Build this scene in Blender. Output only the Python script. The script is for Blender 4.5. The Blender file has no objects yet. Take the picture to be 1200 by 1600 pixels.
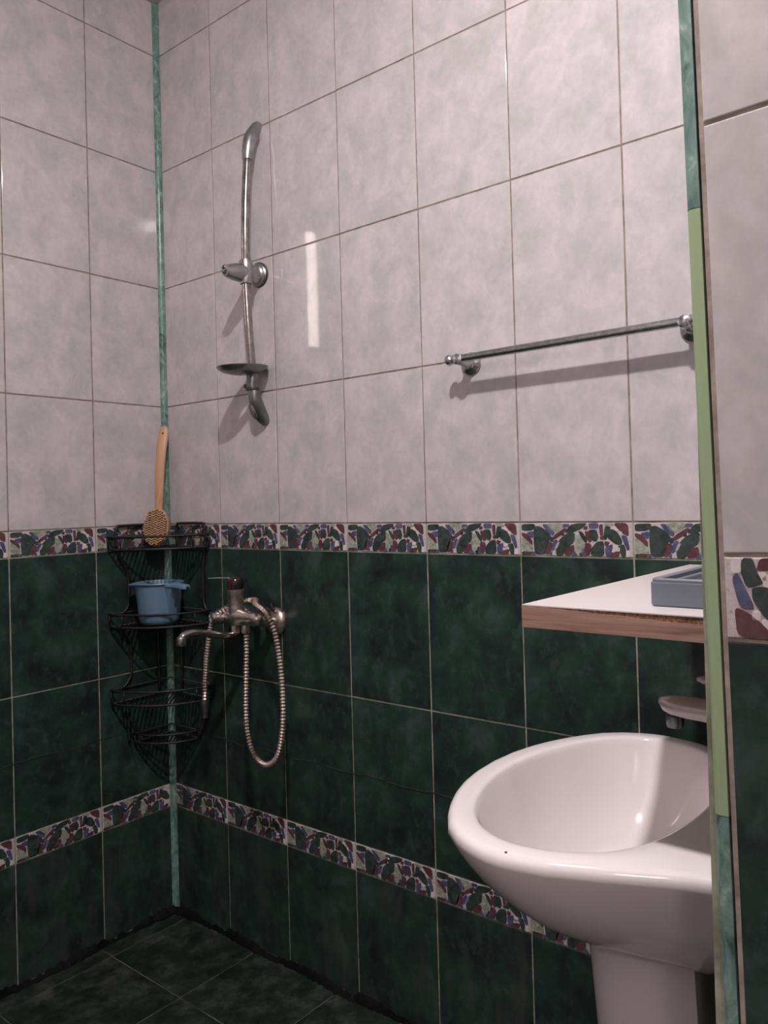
import bpy, bmesh, math, random
from mathutils import Vector, Matrix
random.seed(7)
PI = math.pi
scene = bpy.context.scene
COL = scene.collection

# ------------------------------------------------------------------ camera
def make_camera():
    yaw, pitch, roll = 0.6730, 0.0112, -0.0269
    fw = Vector((-math.sin(yaw)*math.cos(pitch), math.cos(yaw)*math.cos(pitch), math.sin(pitch)))
    rt = fw.cross(Vector((0, 0, 1))).normalized()
    up = rt.cross(fw)
    r2 = rt*math.cos(roll) + up*math.sin(roll)
    u2 = -rt*math.sin(roll) + up*math.cos(roll)
    cd = bpy.data.cameras.new('camera'); co = bpy.data.objects.new('camera', cd); COL.objects.link(co)
    m = Matrix((( r2.x, u2.x, -fw.x, 1.70407), (r2.y, u2.y, -fw.y, -1.19918), (r2.z, u2.z, -fw.z, 1.01544), (0, 0, 0, 1)))
    co.matrix_world = m
    cd.sensor_fit = 'HORIZONTAL'; cd.sensor_width = 36.0
    cd.lens = 1232.013/1200*36.0
    cd.shift_x = (600-621.292)/1200
    cd.shift_y = (769.259-800)/1200
    cd.clip_start = 0.02
    scene.camera = co
make_camera()

# ------------------------------------------------------------------ world, light levels, exposure
w = bpy.data.worlds.new('world'); scene.world = w; w.use_nodes = True
w.node_tree.nodes['Background'].inputs[0].default_value = (0.01, 0.01, 0.012, 1)
w.node_tree.nodes['Background'].inputs[1].default_value = 0.2
PUCK_POS = (1.32, -0.885)
PUCK_STRENGTH = 1360.0
STRIP_STRENGTH = 9.0
HALL_POS = (2.56, -2.60, 2.12)
HALL_STRENGTH = 43.0
scene.view_settings.view_transform = 'Standard'
scene.view_settings.look = 'None'
scene.view_settings.gamma = 1.0
scene.view_settings.use_curve_mapping = False
scene.view_settings.exposure = 0.10

# ------------------------------------------------------------------ materials
MATS = {}
def newmat(name):
    m = bpy.data.materials.new(name); m.use_nodes = True
    MATS[name] = m
    return m, m.node_tree.nodes, m.node_tree.links, m.node_tree.nodes['Principled BSDF']
def plain(name, col, rough=0.5, metal=0.0, spec=0.5, coat=0.0):
    m, N, L, B = newmat(name)
    B.inputs['Base Color'].default_value = (*col, 1); B.inputs['Roughness'].default_value = rough
    B.inputs['Metallic'].default_value = metal; B.inputs['Specular IOR Level'].default_value = spec
    B.inputs['Coat Weight'].default_value = coat
    return m
def ramp(N, stops):
    r = N.new('ShaderNodeValToRGB'); e = r.color_ramp.elements
    while len(e) < len(stops): e.new(0.5)
    for el, (p, c) in zip(e, stops): el.position = p; el.color = (*c, 1)
    return r
def coords(N, L, rnd=True, scale=(1, 1, 1)):
    tc = N.new('ShaderNodeTexCoord'); mp = N.new('ShaderNodeMapping'); mp.inputs['Scale'].default_value = scale
    L.new(tc.outputs['Object'], mp.inputs['Vector'])
    if rnd:
        oi = N.new('ShaderNodeObjectInfo'); mul = N.new('ShaderNodeMath'); mul.operation = 'MULTIPLY'; mul.inputs[1].default_value = 37.0
        L.new(oi.outputs['Random'], mul.inputs[0])
        cb = N.new('ShaderNodeCombineXYZ')
        for i in range(3): L.new(mul.outputs[0], cb.inputs[i])
        L.new(cb.outputs[0], mp.inputs['Location'])
    return mp.outputs[0]
def noise(N, L, vec, scale, detail=3, rough=0.55, dist=0.0):
    n = N.new('ShaderNodeTexNoise'); n.inputs['Scale'].default_value = scale; n.inputs['Detail'].default_value = detail
    n.inputs['Roughness'].default_value = rough; n.inputs['Distortion'].default_value = dist
    L.new(vec, n.inputs['Vector']); return n
def bump(N, L, B, h, strength, dist=0.001):
    b = N.new('ShaderNodeBump'); b.inputs['Strength'].default_value = strength; b.inputs['Distance'].default_value = dist
    L.new(h, b.inputs['Height']); L.new(b.outputs[0], B.inputs['Normal'])
def mixcol(N, L, fac, a, b):
    m = N.new('ShaderNodeMix'); m.data_type = 'RGBA'
    if isinstance(fac, float): m.inputs[0].default_value = fac
    else: L.new(fac, m.inputs[0])
    for sock, val in ((m.inputs[6], a), (m.inputs[7], b)):
        if isinstance(val, tuple): sock.default_value = (*val, 1)
        else: L.new(val, sock)
    return m.outputs[2]

def mat_light_tile():
    m, N, L, B = newmat('light_tile')
    v = coords(N, L, scale=(1, 1, 0.8))
    n = noise(N, L, v, 19, 4, 0.58, 0.4)
    r = ramp(N, [(0.36, (0.470, 0.456, 0.450)), (0.50, (0.530, 0.496, 0.498)), (0.64, (0.600, 0.542, 0.552))])
    L.new(n.outputs[0], r.inputs[0])
    n2 = noise(N, L, v, 85, 3, 0.6)
    r2 = ramp(N, [(0.35, (0.95, 0.95, 0.95)), (0.65, (1.03, 1.03, 1.03))]); L.new(n2.outputs[0], r2.inputs[0])
    mm = N.new('ShaderNodeMix'); mm.data_type = 'RGBA'; mm.blend_type = 'MULTIPLY'; mm.inputs[0].default_value = 1
    L.new(r.outputs[0], mm.inputs[6]); L.new(r2.outputs[0], mm.inputs[7])
    L.new(mm.outputs[2], B.inputs['Base Color'])
    B.inputs['Roughness'].default_value = 0.05
    B.inputs['Specular IOR Level'].default_value = 0.45
    n3 = noise(N, L, v, 9, 2); bump(N, L, B, n3.outputs[0], 0.03, 0.002)
def mat_green_tile(name='green_tile', scale_amt=0.0):
    m, N, L, B = newmat(name)
    v = coords(N, L)
    n = noise(N, L, v, 13, 6, 0.62, 0.35)
    r = ramp(N, [(0.32, (0.0130, 0.0185, 0.0185)), (0.45, (0.0195, 0.0330, 0.0290)), (0.56, (0.0225, 0.0500, 0.0360)), (0.70, (0.052, 0.076, 0.071))])
    L.new(n.outputs[0], r.inputs[0])
    n2 = noise(N, L, coords(N, L, scale=(1, 1, 0.6)), 55, 5, 0.68, 0.25)
    r2 = ramp(N, [(0.52, (0, 0, 0)), (0.74, (0.7, 0.7, 0.7))]); L.new(n2.outputs[0], r2.inputs[0])
    c = mixcol(N, L, r2.outputs[0], r.outputs[0], (0.060, 0.088, 0.082))
    if scale_amt:
        vs = coords(N, L, scale=(1, 1, 0.22))
        n3 = noise(N, L, vs, 22, 5, 0.65)
        r3 = ramp(N, [(0.48, (0, 0, 0)), (0.72, (scale_amt,)*3)]); L.new(n3.outputs[0], r3.inputs[0])
        c = mixcol(N, L, r3.outputs[0], c, (0.075, 0.078, 0.074))
    L.new(c, B.inputs['Base Color'])
    B.inputs['Roughness'].default_value = 0.28 if not scale_amt else 0.40
    B.inputs['Specular IOR Level'].default_value = 0.28
    bump(N, L, B, n.outputs[0], 0.05, 0.003)
def mat_floor_tile():
    m, N, L, B = newmat('floor_tile')
    v = coords(N, L)
    n = noise(N, L, v, 21, 8, 0.74, 0.15)
    r = ramp(N, [(0.36, (0.006, 0.011, 0.008)), (0.48, (0.015, 0.025, 0.018)), (0.57, (0.034, 0.044, 0.036)), (0.72, (0.090, 0.090, 0.082))])
    L.new(n.outputs[0], r.inputs[0]); L.new(r.outputs[0], B.inputs['Base Color'])
    B.inputs['Roughness'].default_value = 0.45
    n2 = noise(N, L, v, 70, 4); bump(N, L, B, n2.outputs[0], 0.2, 0.001)
def mat_grout(name, a, b, sc=30):
    m, N, L, B = newmat(name)
    v = coords(N, L, rnd=False); n = noise(N, L, v, sc, 4, 0.6)
    r = ramp(N, [(0.35, a), (0.65, b)]); L.new(n.outputs[0], r.inputs[0]); L.new(r.outputs[0], B.inputs['Base Color'])
    B.inputs['Roughness'].default_value = 0.85
def mat_wall_grout():
    # brown-grey joints between the pale tiles, pale lime joints between the green ones
    m, N, L, B = newmat('wall_grout')
    tc = N.new('ShaderNodeTexCoord'); sp = N.new('ShaderNodeSeparateXYZ'); L.new(tc.outputs['Object'], sp.inputs[0])
    n = noise(N, L, tc.outputs['Object'], 30, 4, 0.6)
    hi = ramp(N, [(0.35, (0.15, 0.105, 0.085)), (0.65, (0.34, 0.275, 0.25))]); L.new(n.outputs[0], hi.inputs[0])
    lo = ramp(N, [(0.35, (0.20, 0.205, 0.14)), (0.65, (0.42, 0.43, 0.33))]); L.new(n.outputs[0], lo.inputs[0])
    mt = N.new('ShaderNodeMath'); mt.operation = 'GREATER_THAN'; mt.inputs[1].default_value = 0.97; L.new(sp.outputs['Z'], mt.inputs[0])
    c = mixcol(N, L, mt.outputs[0], lo.outputs[0], hi.outputs[0]); L.new(c, B.inputs['Base Color'])
    B.inputs['Roughness'].default_value = 0.85
def mat_border():
    m, N, L, B = newmat('border_ground')
    v = coords(N, L); n = noise(N, L, v, 420, 2, 0.5)
    r = ramp(N, [(0.26, (0.28, 0.23, 0.24)), (0.36, (0.53, 0.46, 0.47)), (0.7, (0.61, 0.54, 0.54))])
    L.new(n.outputs[0], r.inputs[0]); L.new(r.outputs[0], B.inputs['Base Color'])
    B.inputs['Roughness'].default_value = 0.25
def mat_stone(name, a, b, sc=70):
    m, N, L, B = newmat(name)
    v = coords(N, L); n = noise(N, L, v, sc, 4, 0.6, 0.6)
    r = ramp(N, [(0.35, a), (0.68, b)]); L.new(n.outputs[0], r.inputs[0]); L.new(r.outputs[0], B.inputs['Base Color'])
    B.inputs['Roughness'].default_value = 0.2
def mat_marble_trim(name='trim_marble'):
    m, N, L, B = newmat(name)
    v = coords(N, L, rnd=False, scale=(1, 1, 0.5)); n = noise(N, L, v, 60, 5, 0.65, 1.2)
    r = ramp(N, [(0.28, (0.04, 0.085, 0.075)), (0.44, (0.13, 0.23, 0.20)), (0.58, (0.21, 0.33, 0.285)), (0.72, (0.42, 0.52, 0.46))])
    L.new(n.outputs[0], r.inputs[0]); L.new(r.outputs[0], B.inputs['Base Color']); B.inputs['Roughness'].default_value = 0.25
def mat_wood(name, cols, scale, rough=0.45):
    m, N, L, B = newmat(name)
    v = coords(N, L, rnd=False, scale=scale); n = noise(N, L, v, 1.0, 5, 0.6, 0.8)
    r = ramp(N, cols); L.new(n.outputs[0], r.inputs[0]); L.new(r.outputs[0], B.inputs['Base Color'])
    B.inputs['Roughness'].default_value = rough
    bump(N, L, B, n.outputs[0], 0.12, 0.001)
def mat_metal(name, a, b, rough0, rough1, sc=120):
    m, N, L, B = newmat(name)
    v = coords(N, L, rnd=False); n = noise(N, L, v, sc, 4, 0.65)
    r = ramp(N, [(0.35, a), (0.65, b)]); L.new(n.outputs[0], r.inputs[0]); L.new(r.outputs[0], B.inputs['Base Color'])
    mr = N.new('ShaderNodeMapRange'); mr.inputs[3].default_value = rough0; mr.inputs[4].default_value = rough1
    L.new(n.outputs[0], mr.inputs[0]); L.new(mr.outputs[0], B.inputs['Roughness'])
    B.inputs['Metallic'].default_value = 0.95
def mat_emit(name, col, s):
    m = bpy.data.materials.new(name); m.use_nodes = True; N = m.node_tree.nodes; L = m.node_tree.links
    N.remove(N['Principled BSDF']); e = N.new('ShaderNodeEmission'); e.inputs[0].default_value = (*col, 1); e.inputs[1].default_value = s
    L.new(e.outputs[0], N['Material Output'].inputs[0]); MATS[name] = m
mat_light_tile(); mat_green_tile(); mat_green_tile('green_tile_scaled', 0.55); mat_floor_tile()
mat_wall_grout(); mat_grout('floor_grout', (0.03, 0.03, 0.022), (0.17, 0.15, 0.11), 12)
mat_grout('partition_grout', (0.24, 0.19, 0.16), (0.40, 0.33, 0.29), 60)
mat_border()
mat_stone('stone_green', (0.026, 0.040, 0.038), (0.062, 0.088, 0.078))
mat_stone('stone_red', (0.090, 0.036, 0.044), (0.155, 0.068, 0.078))
mat_stone('stone_blue', (0.065, 0.068, 0.13), (0.125, 0.128, 0.22))
mat_stone('stone_sage', (0.20, 0.24, 0.19), (0.46, 0.46, 0.40), 130)
mat_stone('stone_white', (0.66, 0.59, 0.58), (0.76, 0.69, 0.68))
mat_marble_trim()
plain('trim_pale', (0.33, 0.44, 0.25), 0.35)
plain('ceiling_paint', (0.62, 0.60, 0.59), 0.8)
plain('wall_paint', (0.50, 0.46, 0.45), 0.6)
mat_metal('chrome', (0.42, 0.42, 0.43), (0.62, 0.62, 0.63), 0.10, 0.28)
mat_metal('worn_chrome', (0.24, 0.215, 0.20), (0.44, 0.42, 0.41), 0.08, 0.24, 55)
mat_metal('satin_plastic_chrome', (0.34, 0.34, 0.35), (0.46, 0.46, 0.47), 0.28, 0.42, 60)
mat_metal('dark_plastic_chrome', (0.20, 0.205, 0.21), (0.29, 0.295, 0.30), 0.24, 0.38, 60)
mat_metal('stained_nickel', (0.40, 0.35, 0.32), (0.62, 0.57, 0.53), 0.20, 0.42, 90)
mat_metal('hose_steel', (0.40, 0.32, 0.265), (0.62, 0.53, 0.46), 0.28, 0.45, 90)
plain('dark_ring', (0.035, 0.035, 0.038), 0.4)
plain('rust', (0.20, 0.085, 0.03), 0.8)
plain('rag_brown', (0.06, 0.04, 0.03), 0.9)
plain('cap_plastic', (0.018, 0.012, 0.014), 0.15)
plain('cap_red', (0.12, 0.012, 0.016), 0.2)
m, N, L, B = newmat('rack_wire')
v = coords(N, L, rnd=False); n = noise(N, L, v, 90, 4, 0.65)
r = ramp(N, [(0.45, (0.009, 0.008, 0.011)), (0.64, (0.019, 0.016, 0.020)), (0.82, (0.08, 0.055, 0.05))]); L.new(n.outputs[0], r.inputs[0]); L.new(r.outputs[0], B.inputs['Base Color'])
B.inputs['Roughness'].default_value = 0.5; bump(N, L, B, n.outputs[0], 0.4, 0.0015)
mat_wood('brush_wood', [(0.3, (0.46, 0.25, 0.135)), (0.55, (0.56, 0.325, 0.185)), (0.75, (0.62, 0.38, 0.23))], (90, 90, 9))
plain('brush_head_wood', (0.47, 0.26, 0.17), 0.45)
m, N, L, B = newmat('bristle')
v = coords(N, L, rnd=False); n = noise(N, L, v, 300, 3)
r = ramp(N, [(0.35, (0.34, 0.19, 0.095)), (0.65, (0.56, 0.36, 0.20))]); L.new(n.outputs[0], r.inputs[0]); L.new(r.outputs[0], B.inputs['Base Color']); B.inputs['Roughness'].default_value = 0.7
plain('hole_dark', (0.02, 0.014, 0.01), 0.8)
plain('blue_plastic', (0.125, 0.215, 0.310), 0.38)
mat_wood('shelf_wood', [(0.25, (0.14, 0.072, 0.050)), (0.42, (0.29, 0.165, 0.120)), (0.58, (0.38, 0.235, 0.180)), (0.8, (0.46, 0.30, 0.24))], (9, 60, 190), 0.5)
mat_grout('chipboard', (0.10, 0.045, 0.025), (0.36, 0.20, 0.12), 420)
plain('shelf_laminate', (0.66, 0.61, 0.60), 0.35)
plain('grey_plastic', (0.155, 0.175, 0.205), 0.42)
m, N, L, B = newmat('ceramic')
B.inputs['Base Color'].default_value = (0.86, 0.795, 0.795, 1); B.inputs['Roughness'].default_value = 0.10; B.inputs['Coat Weight'].default_value = 0.3; B.inputs['Coat Roughness'].default_value = 0.05
plain('dirt', (0.03, 0.02, 0.015), 0.8)
plain('basin_tap_metal', (0.60, 0.55, 0.55), 0.28, 0.35)
m, N, L, B = newmat('black_sealant')
v = coords(N, L, rnd=False); n = noise(N, L, v, 60, 4, 0.7)
r = ramp(N, [(0.5, (0.004, 0.004, 0.005)), (0.74, (0.008, 0.008, 0.009)), (0.92, (0.06, 0.055, 0.055))]); L.new(n.outputs[0], r.inputs[0]); L.new(r.outputs[0], B.inputs['Base Color'])
B.inputs['Roughness'].default_value = 0.75; B.inputs['Specular IOR Level'].default_value = 0.2; bump(N, L, B, n.outputs[0], 0.5, 0.003)
mat_grout('residue', (0.010, 0.014, 0.012), (0.048, 0.050, 0.044), 30)
mat_emit('puck_glow', (1.0, 0.925, 0.94), PUCK_STRENGTH)
mat_emit('tube_glow', (1.0, 0.86, 0.83), STRIP_STRENGTH)
mat_emit('globe_glow', (1.0, 0.82, 0.85), HALL_STRENGTH)
plain('white_plastic', (0.7, 0.68, 0.66), 0.4)

# ------------------------------------------------------------------ mesh helpers
def finish(name, bm, mats, parent=None, smooth=False, angle=None):
    me = bpy.data.meshes.new(name); bm.normal_update(); bm.to_mesh(me); bm.free()
    if isinstance(mats, str): mats = [mats]
    for mm in mats: me.materials.append(MATS[mm])
    if smooth:
        for p in me.polygons: p.use_smooth = True
        if angle is not None:
            me.set_sharp_from_angle(angle=angle)
    return link(name, me, parent)
def link(name, me, parent=None):
    o = bpy.data.objects.new(name, me); COL.objects.link(o)
    if parent is not None: o.parent = parent
    return o
def tag(o, label=None, cat=None, group=None, kind=None):
    if label: o['label'] = label
    if cat: o['category'] = cat
    if group: o['group'] = group
    if kind: o['kind'] = kind
    return o
def empty(name, loc=(0, 0, 0)):
    o = bpy.data.objects.new(name, None); COL.objects.link(o); o.location = loc; o.empty_display_size = 0.05
    return o
def add_box(bm, lo, hi, bevel=0.0, mi=0):
    r = bmesh.ops.create_cube(bm, size=1.0)
    vs = r['verts']
    for vv in vs:
        vv.co = Vector([(lo[i]+hi[i])/2 + vv.co[i]*(hi[i]-lo[i]) for i in range(3)])
    fs = list({f for vv in vs for f in vv.link_faces})
    for f in fs: f.material_index = mi
    if bevel:
        es = list({e for vv in vs for e in vv.link_edges})
        bmesh.ops.bevel(bm, geom=es, offset=bevel, segments=2, affect='EDGES', profile=0.5)
def catmull(pts, n=8):
    P = [Vector(p) for p in pts]; Q = [P[0]*2-P[1]] + P + [P[-1]*2-P[-2]]; out = []
    for i in range(1, len(Q)-2):
        a, b, c, d = Q[i-1], Q[i], Q[i+1], Q[i+2]
        for k in range(n):
            t = k/n
            out.append(0.5*((2*b)+(c-a)*t+(2*a-5*b+4*c-d)*t*t+(3*b-a-3*c+d)*t**3))
    out.append(P[-1]); return out
def resample(pts, step):
    out = [pts[0].copy()]; acc = 0.0
    for a, b in zip(pts, pts[1:]):
        l = (b-a).length; pos = step-acc
        while pos <= l:
            out.append(a.lerp(b, pos/l)); pos += step
        acc = (acc+l) % step if l else acc
    return out
def add_tube(bm, pts, rad, segs=12, caps=True, mi=0, flat=None):
    """rad: number or list per point; flat=(rx,ry scale) elliptical"""
    pts = [Vector(p) for p in pts]; n = len(pts)
    if not hasattr(rad, '__len__'): rad = [rad]*n
    tans = []
    for i in range(n):
        t = (pts[min(i+1, n-1)]-pts[max(i-1, 0)])
        tans.append(t.normalized() if t.length > 1e-9 else Vector((0, 0, 1)))
    ref = Vector((0, 0, 1)) if abs(tans[0].z) < 0.9 else Vector((1, 0, 0))
    nrm = (ref - tans[0]*ref.dot(tans[0])).normalized()
    rings = []
    for i in range(n):
        t = tans[i]
        nrm = (nrm - t*nrm.dot(t))
        nrm = nrm.normalized() if nrm.length > 1e-6 else t.orthogonal().normalized()
        bn = t.cross(nrm)
        fx, fy = flat if flat else (1, 1)
        ring = [bm.verts.new(pts[i] + (nrm*math.cos(2*PI*k/segs)*fx + bn*math.sin(2*PI*k/segs)*fy)*rad[i]) for k in range(segs)]
        rings.append(ring)
    fs = []
    for a, b in zip(rings, rings[1:]):
        for k in range(segs):
            fs.append(bm.faces.new((a[k], a[(k+1) % segs], b[(k+1) % segs], b[k])))
    if caps:
        fs.append(bm.faces.new(rings[0][::-1])); fs.append(bm.faces.new(rings[-1]))
    for f in fs: f.material_index = mi
    return rings
def add_lathe(bm, prof, origin, axis, segs=32, mi=0, flat=None):
    """prof: (r, h) along axis from origin; closed at ends where r==0"""
    axis = Vector(axis).normalized(); o = Vector(origin)
    u = axis.orthogonal().normalized() if abs(axis.z) < 0.99 else Vector((1, 0, 0))
    if abs(axis.z) < 0.99:
        u = Vector((0, 0, 1)); u = (u-axis*u.dot(axis)).normalized()
    vv = axis.cross(u)
    fx, fy = flat if flat else (1, 1)
    rings = []
    for r, h in prof:
        if r < 1e-7: rings.append([bm.verts.new(o+axis*h)])
        else: rings.append([bm.verts.new(o+axis*h+(u*math.cos(2*PI*k/segs)*fx+vv*math.sin(2*PI*k/segs)*fy)*r) for k in range(segs)])
    for a, b in zip(rings, rings[1:]):
        for k in range(segs):
            k2 = (k+1) % segs
            if len(a) == 1 and len(b) == 1: continue
            if len(a) == 1: f = bm.faces.new((a[0], b[k2], b[k]))
            elif len(b) == 1: f = bm.faces.new((a[k], a[k2], b[0]))
            else: f = bm.faces.new((a[k], a[k2], b[k2], b[k]))
            f.material_index = mi
    bmesh.ops.recalc_face_normals(bm, faces=bm.faces[:])
def chaikin(poly, it=2):
    for _ in range(it):
        q = []
        for i in range(len(poly)):
            a, b = poly[i], poly[(i+1) % len(poly)]
            q.append((a[0]*.84+b[0]*.16, a[1]*.84+b[1]*.16)); q.append((a[0]*.16+b[0]*.84, a[1]*.16+b[1]*.84))
        poly = q
    return poly
def lathe_part(name, prof, origin, axis, mat, parent, segs=32, flat=None, angle=0.7):
    bm = bmesh.new(); add_lathe(bm, prof, origin, axis, segs, flat=flat)
    return finish(name, bm, mat, parent, True, angle)
def tube_part(name, pts, rad, mat, parent, segs=12, flat=None, angle=0.8):
    bm = bmesh.new(); add_tube(bm, pts, rad, segs, flat=flat)
    bmesh.ops.recalc_face_normals(bm, faces=bm.faces[:])
    return finish(name, bm, mat, parent, True, angle)

# ------------------------------------------------------------------ the setting
ZA, ZB, ZC, ZD, ZE, ZF, ZG, ZH, ZI, ZCEIL = 2.1627, 1.8655, 1.5686, 1.2690, 0.9727, 0.9154, 0.6185, 0.3208, 0.2642, 2.300
ROWS = [(0.006, ZI, 'green_tile_scaled'), (ZI, ZH, 'border'), (ZH, ZG, 'green_tile'), (ZG, ZF, 'green_tile'), (ZF, ZE, 'border'),
        (ZE, ZD, 'light_tile'), (ZD, ZC, 'light_tile'), (ZC, ZB, 'light_tile'), (ZB, ZA, 'light_tile'), (ZA, ZCEIL, 'light_tile')]
XR = 1.522          # face of the wall that carries the basin
YP = -0.642         # face of the partition end that looks at the door
YF = -1.56          # wall behind the camera
XH = 3.05
GAP = 0.0026
TILE_CACHE = {}
def tile_mesh(w_, h_, mat):
    key = (round(w_, 4), round(h_, 4), mat)
    if key in TILE_CACHE: return TILE_CACHE[key]
    bm = bmesh.new(); b = 0.0011; d = 0.007
    def ring(ix, y): return [bm.verts.new((sx*(w_/2-ix), y, sz*(h_/2-ix))) for sx, sz in ((-1, -1), (1, -1), (1, 1), (-1, 1))]
    r0 = ring(b, 0.0); r1 = ring(b*0.3, b*0.3); r2 = ring(0, b); r3 = ring(0, d)
    bm.faces.new(r0)
    for a, c in ((r0, r1), (r1, r2), (r2, r3)):
        for k in range(4): bm.faces.new((a[(k+1) % 4], a[k], c[k], c[(k+1) % 4]))
    bm.normal_update()
    me = bpy.data.meshes.new('tile'); bm.to_mesh(me); bm.free(); me.materials.append(MATS[mat]); TILE_CACHE[key] = me
    return me
# stones of the border motif, drawn on a 725 x 258 field (u to the right, v down), G green R red B blue S sage W white pebble
STONES = [
 ('G', [(38,128),(130,125),(125,155),(95,168),(38,168)]), ('R', [(38,190),(72,203),(106,248),(110,280),(85,248),(38,208)]),
 ('B', [(72,190),(118,178),(114,224),(95,217)]), ('S', [(38,222),(70,243),(110,298),(112,328),(38,326)]),
 ('R', [(60,331),(104,328),(102,346),(62,348)]), ('G', [(38,333),(55,333),(55,348),(38,348)]), ('B', [(114,332),(126,332),(126,348),(114,348)]),
 ('G', [(127,145),(157,141),(207,173),(240,213),(217,265),(197,344),(130,346),(124,250)]), ('B', [(186,128),(212,128),(262,183),(256,207),(225,182)]),
 ('S', [(215,119),(322,119),(327,140),(266,187),(230,150)]), ('B', [(328,126),(364,126),(356,142),(324,146)]),
 ('R', [(264,210),(336,155),(347,163),(312,196),(261,237)]), ('G', [(240,222),(260,220),(252,251),(239,249)]), ('G', [(316,193),(328,188),(326,203),(317,206)]),
 ('R', [(203,302),(221,258),(244,260),(240,312),(216,344),(201,338)]), ('B', [(249,282),(270,240),(284,243),(263,302),(247,320)]), ('B', [(232,330),(243,330),(242,346),(232,346)]),
 ('G', [(336,187),(374,134),(420,118),(480,120),(441,156),(376,182)]), ('G', [(276,300),(299,243),(345,198),(402,183),(397,247),(347,287),(317,348),(276,348)]),
 ('R', [(333,338),(349,293),(391,276),(394,301),(372,343),(340,348)]), ('B', [(376,352),(395,316),(412,352)]),
 ('S', [(400,198),(430,203),(467,270),(452,302),(441,343),(420,352),(399,312),(394,270)]), ('G', [(426,176),(446,183),(477,240),(471,258),(450,222)]),
 ('R', [(463,143),(482,143),(480,162),(463,160)]), ('B', [(493,123),(552,120),(550,151),(499,154)]), ('G', [(489,170),(537,166),(547,216),(537,247),(514,237)]),
 ('R', [(470,178),(485,178),(507,241),(496,253),(477,216)]), ('R', [(563,133),(579,128),(579,208),(567,203)]), ('G', [(600,138),(624,143),(617,196),(596,232),(586,227)]),
 ('G', [(629,162),(662,178),(692,235),(693,264),(665,265),(608,216)]), ('R', [(648,120),(732,120),(738,208),(700,181)]), ('B', [(694,206),(722,208),(740,292),(730,308)]),
 ('R', [(469,263),(491,263),(502,280),(491,342),(470,353),(467,311)]), ('G', [(504,352),(509,300),(545,253),(582,246),(584,354)]), ('R', [(594,248),(617,254),(606,277),(594,274)]),
 ('B', [(599,343),(596,290),(637,266),(632,322),(610,348)]), ('R', [(618,354),(639,324),(682,318),(672,347),(640,361)]), ('G', [(674,280),(706,268),(717,321),(712,357),(697,357),(689,311)]),
 ('B', [(444,310),(456,298),(467,347),(455,351)]), ('G', [(430,334),(441,330),(445,352),(432,354)]), ('R', [(566,215),(580,213),(580,232),(567,230)]),
 ('W', [(724,312),(740,312),(740,348),(724,348)]), ('W', [(667,290),(681,290),(681,308),(667,308)]), ('W', [(644,276),(667,272),(667,297),(645,302)]),
 ('W', [(683,178),(695,178),(695,194),(683,194)]), ('W', [(628,140),(646,136),(676,168),(668,172)]), ('W', [(288,262),(298,255),(276,300),(270,298)]),
 ('S', [(585,120),(642,120),(650,140),(625,136),(600,132)]), ('W', [(642,292),(652,300),(650,318),(636,318)])]
STONE_MAT = {'G': 'stone_green', 'R': 'stone_red', 'B': 'stone_blue', 'S': 'stone_sage', 'W': 'stone_white'}
ORDER = ['stone_green', 'stone_red', 'stone_blue', 'stone_sage', 'stone_white']
def stone_poly(pts, wfull=0.198, hfull=0.0545):
    # push every side outward a little, so that only a thin light joint stays between stones
    n = len(pts); area = sum(pts[k][0]*pts[(k+1) % n][1]-pts[(k+1) % n][0]*pts[k][1] for k in range(n)); sg = 1 if area > 0 else -1
    big = []
    for k in range(n):
        (ax, ay), (bx, by), (cx, cy) = pts[k-1], pts[k], pts[(k+1) % n]
        l1 = math.hypot(bx-ax, by-ay); l2 = math.hypot(cx-bx, cy-by)
        nx = (by-ay)/l1+(cy-by)/l2; ny = -(bx-ax)/l1-(cx-bx)/l2; l = math.hypot(nx, ny) or 1
        big.append((min(744, max(35, bx+sg*nx/l*7.0)), min(353, max(118, by+sg*ny/l*7.0))))
    return [((p[0]-30)/725*wfull, (236-(p[1]-118))/236*hfull) for p in chaikin(big, 2)]
def add_stone(bm, poly, x0, z0, lift, mi):
    cx = sum(p[0] for p in poly)/len(poly); cz = sum(p[1] for p in poly)/len(poly)
    n = len(poly)
    a = [bm.verts.new((x0+p[0], 0.0003, z0+p[1])) for p in poly]
    b = [bm.verts.new((x0+p[0]+(cx-p[0])*0.05, -lift, z0+p[1]+(cz-p[1])*0.05)) for p in poly]
    fs = [bm.faces.new((a[k], a[(k+1) % n], b[(k+1) % n], b[k])) for k in range(n)]
    fs.append(bm.faces.new(b))
    for f in fs: f.material_index = mi
MOTIF_CACHE = {}
def motif_mesh(w_):
    key = round(w_, 4)
    if key in MOTIF_CACHE: return MOTIF_CACHE[key]
    bm = bmesh.new()
    for c, pts in STONES:
        poly = stone_poly(pts)
        if max(p[0] for p in poly) > w_-0.0006: continue
        add_stone(bm, poly, -w_/2, -0.02725, 0.0006, ORDER.index(STONE_MAT[c]))
    bmesh.ops.recalc_face_normals(bm, faces=bm.faces[:])
    me = bpy.data.meshes.new('mosaic_relief'); bm.to_mesh(me); bm.free()
    for mm in ORDER: me.materials.append(MATS[mm])
    MOTIF_CACHE[key] = me
    return me
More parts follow.
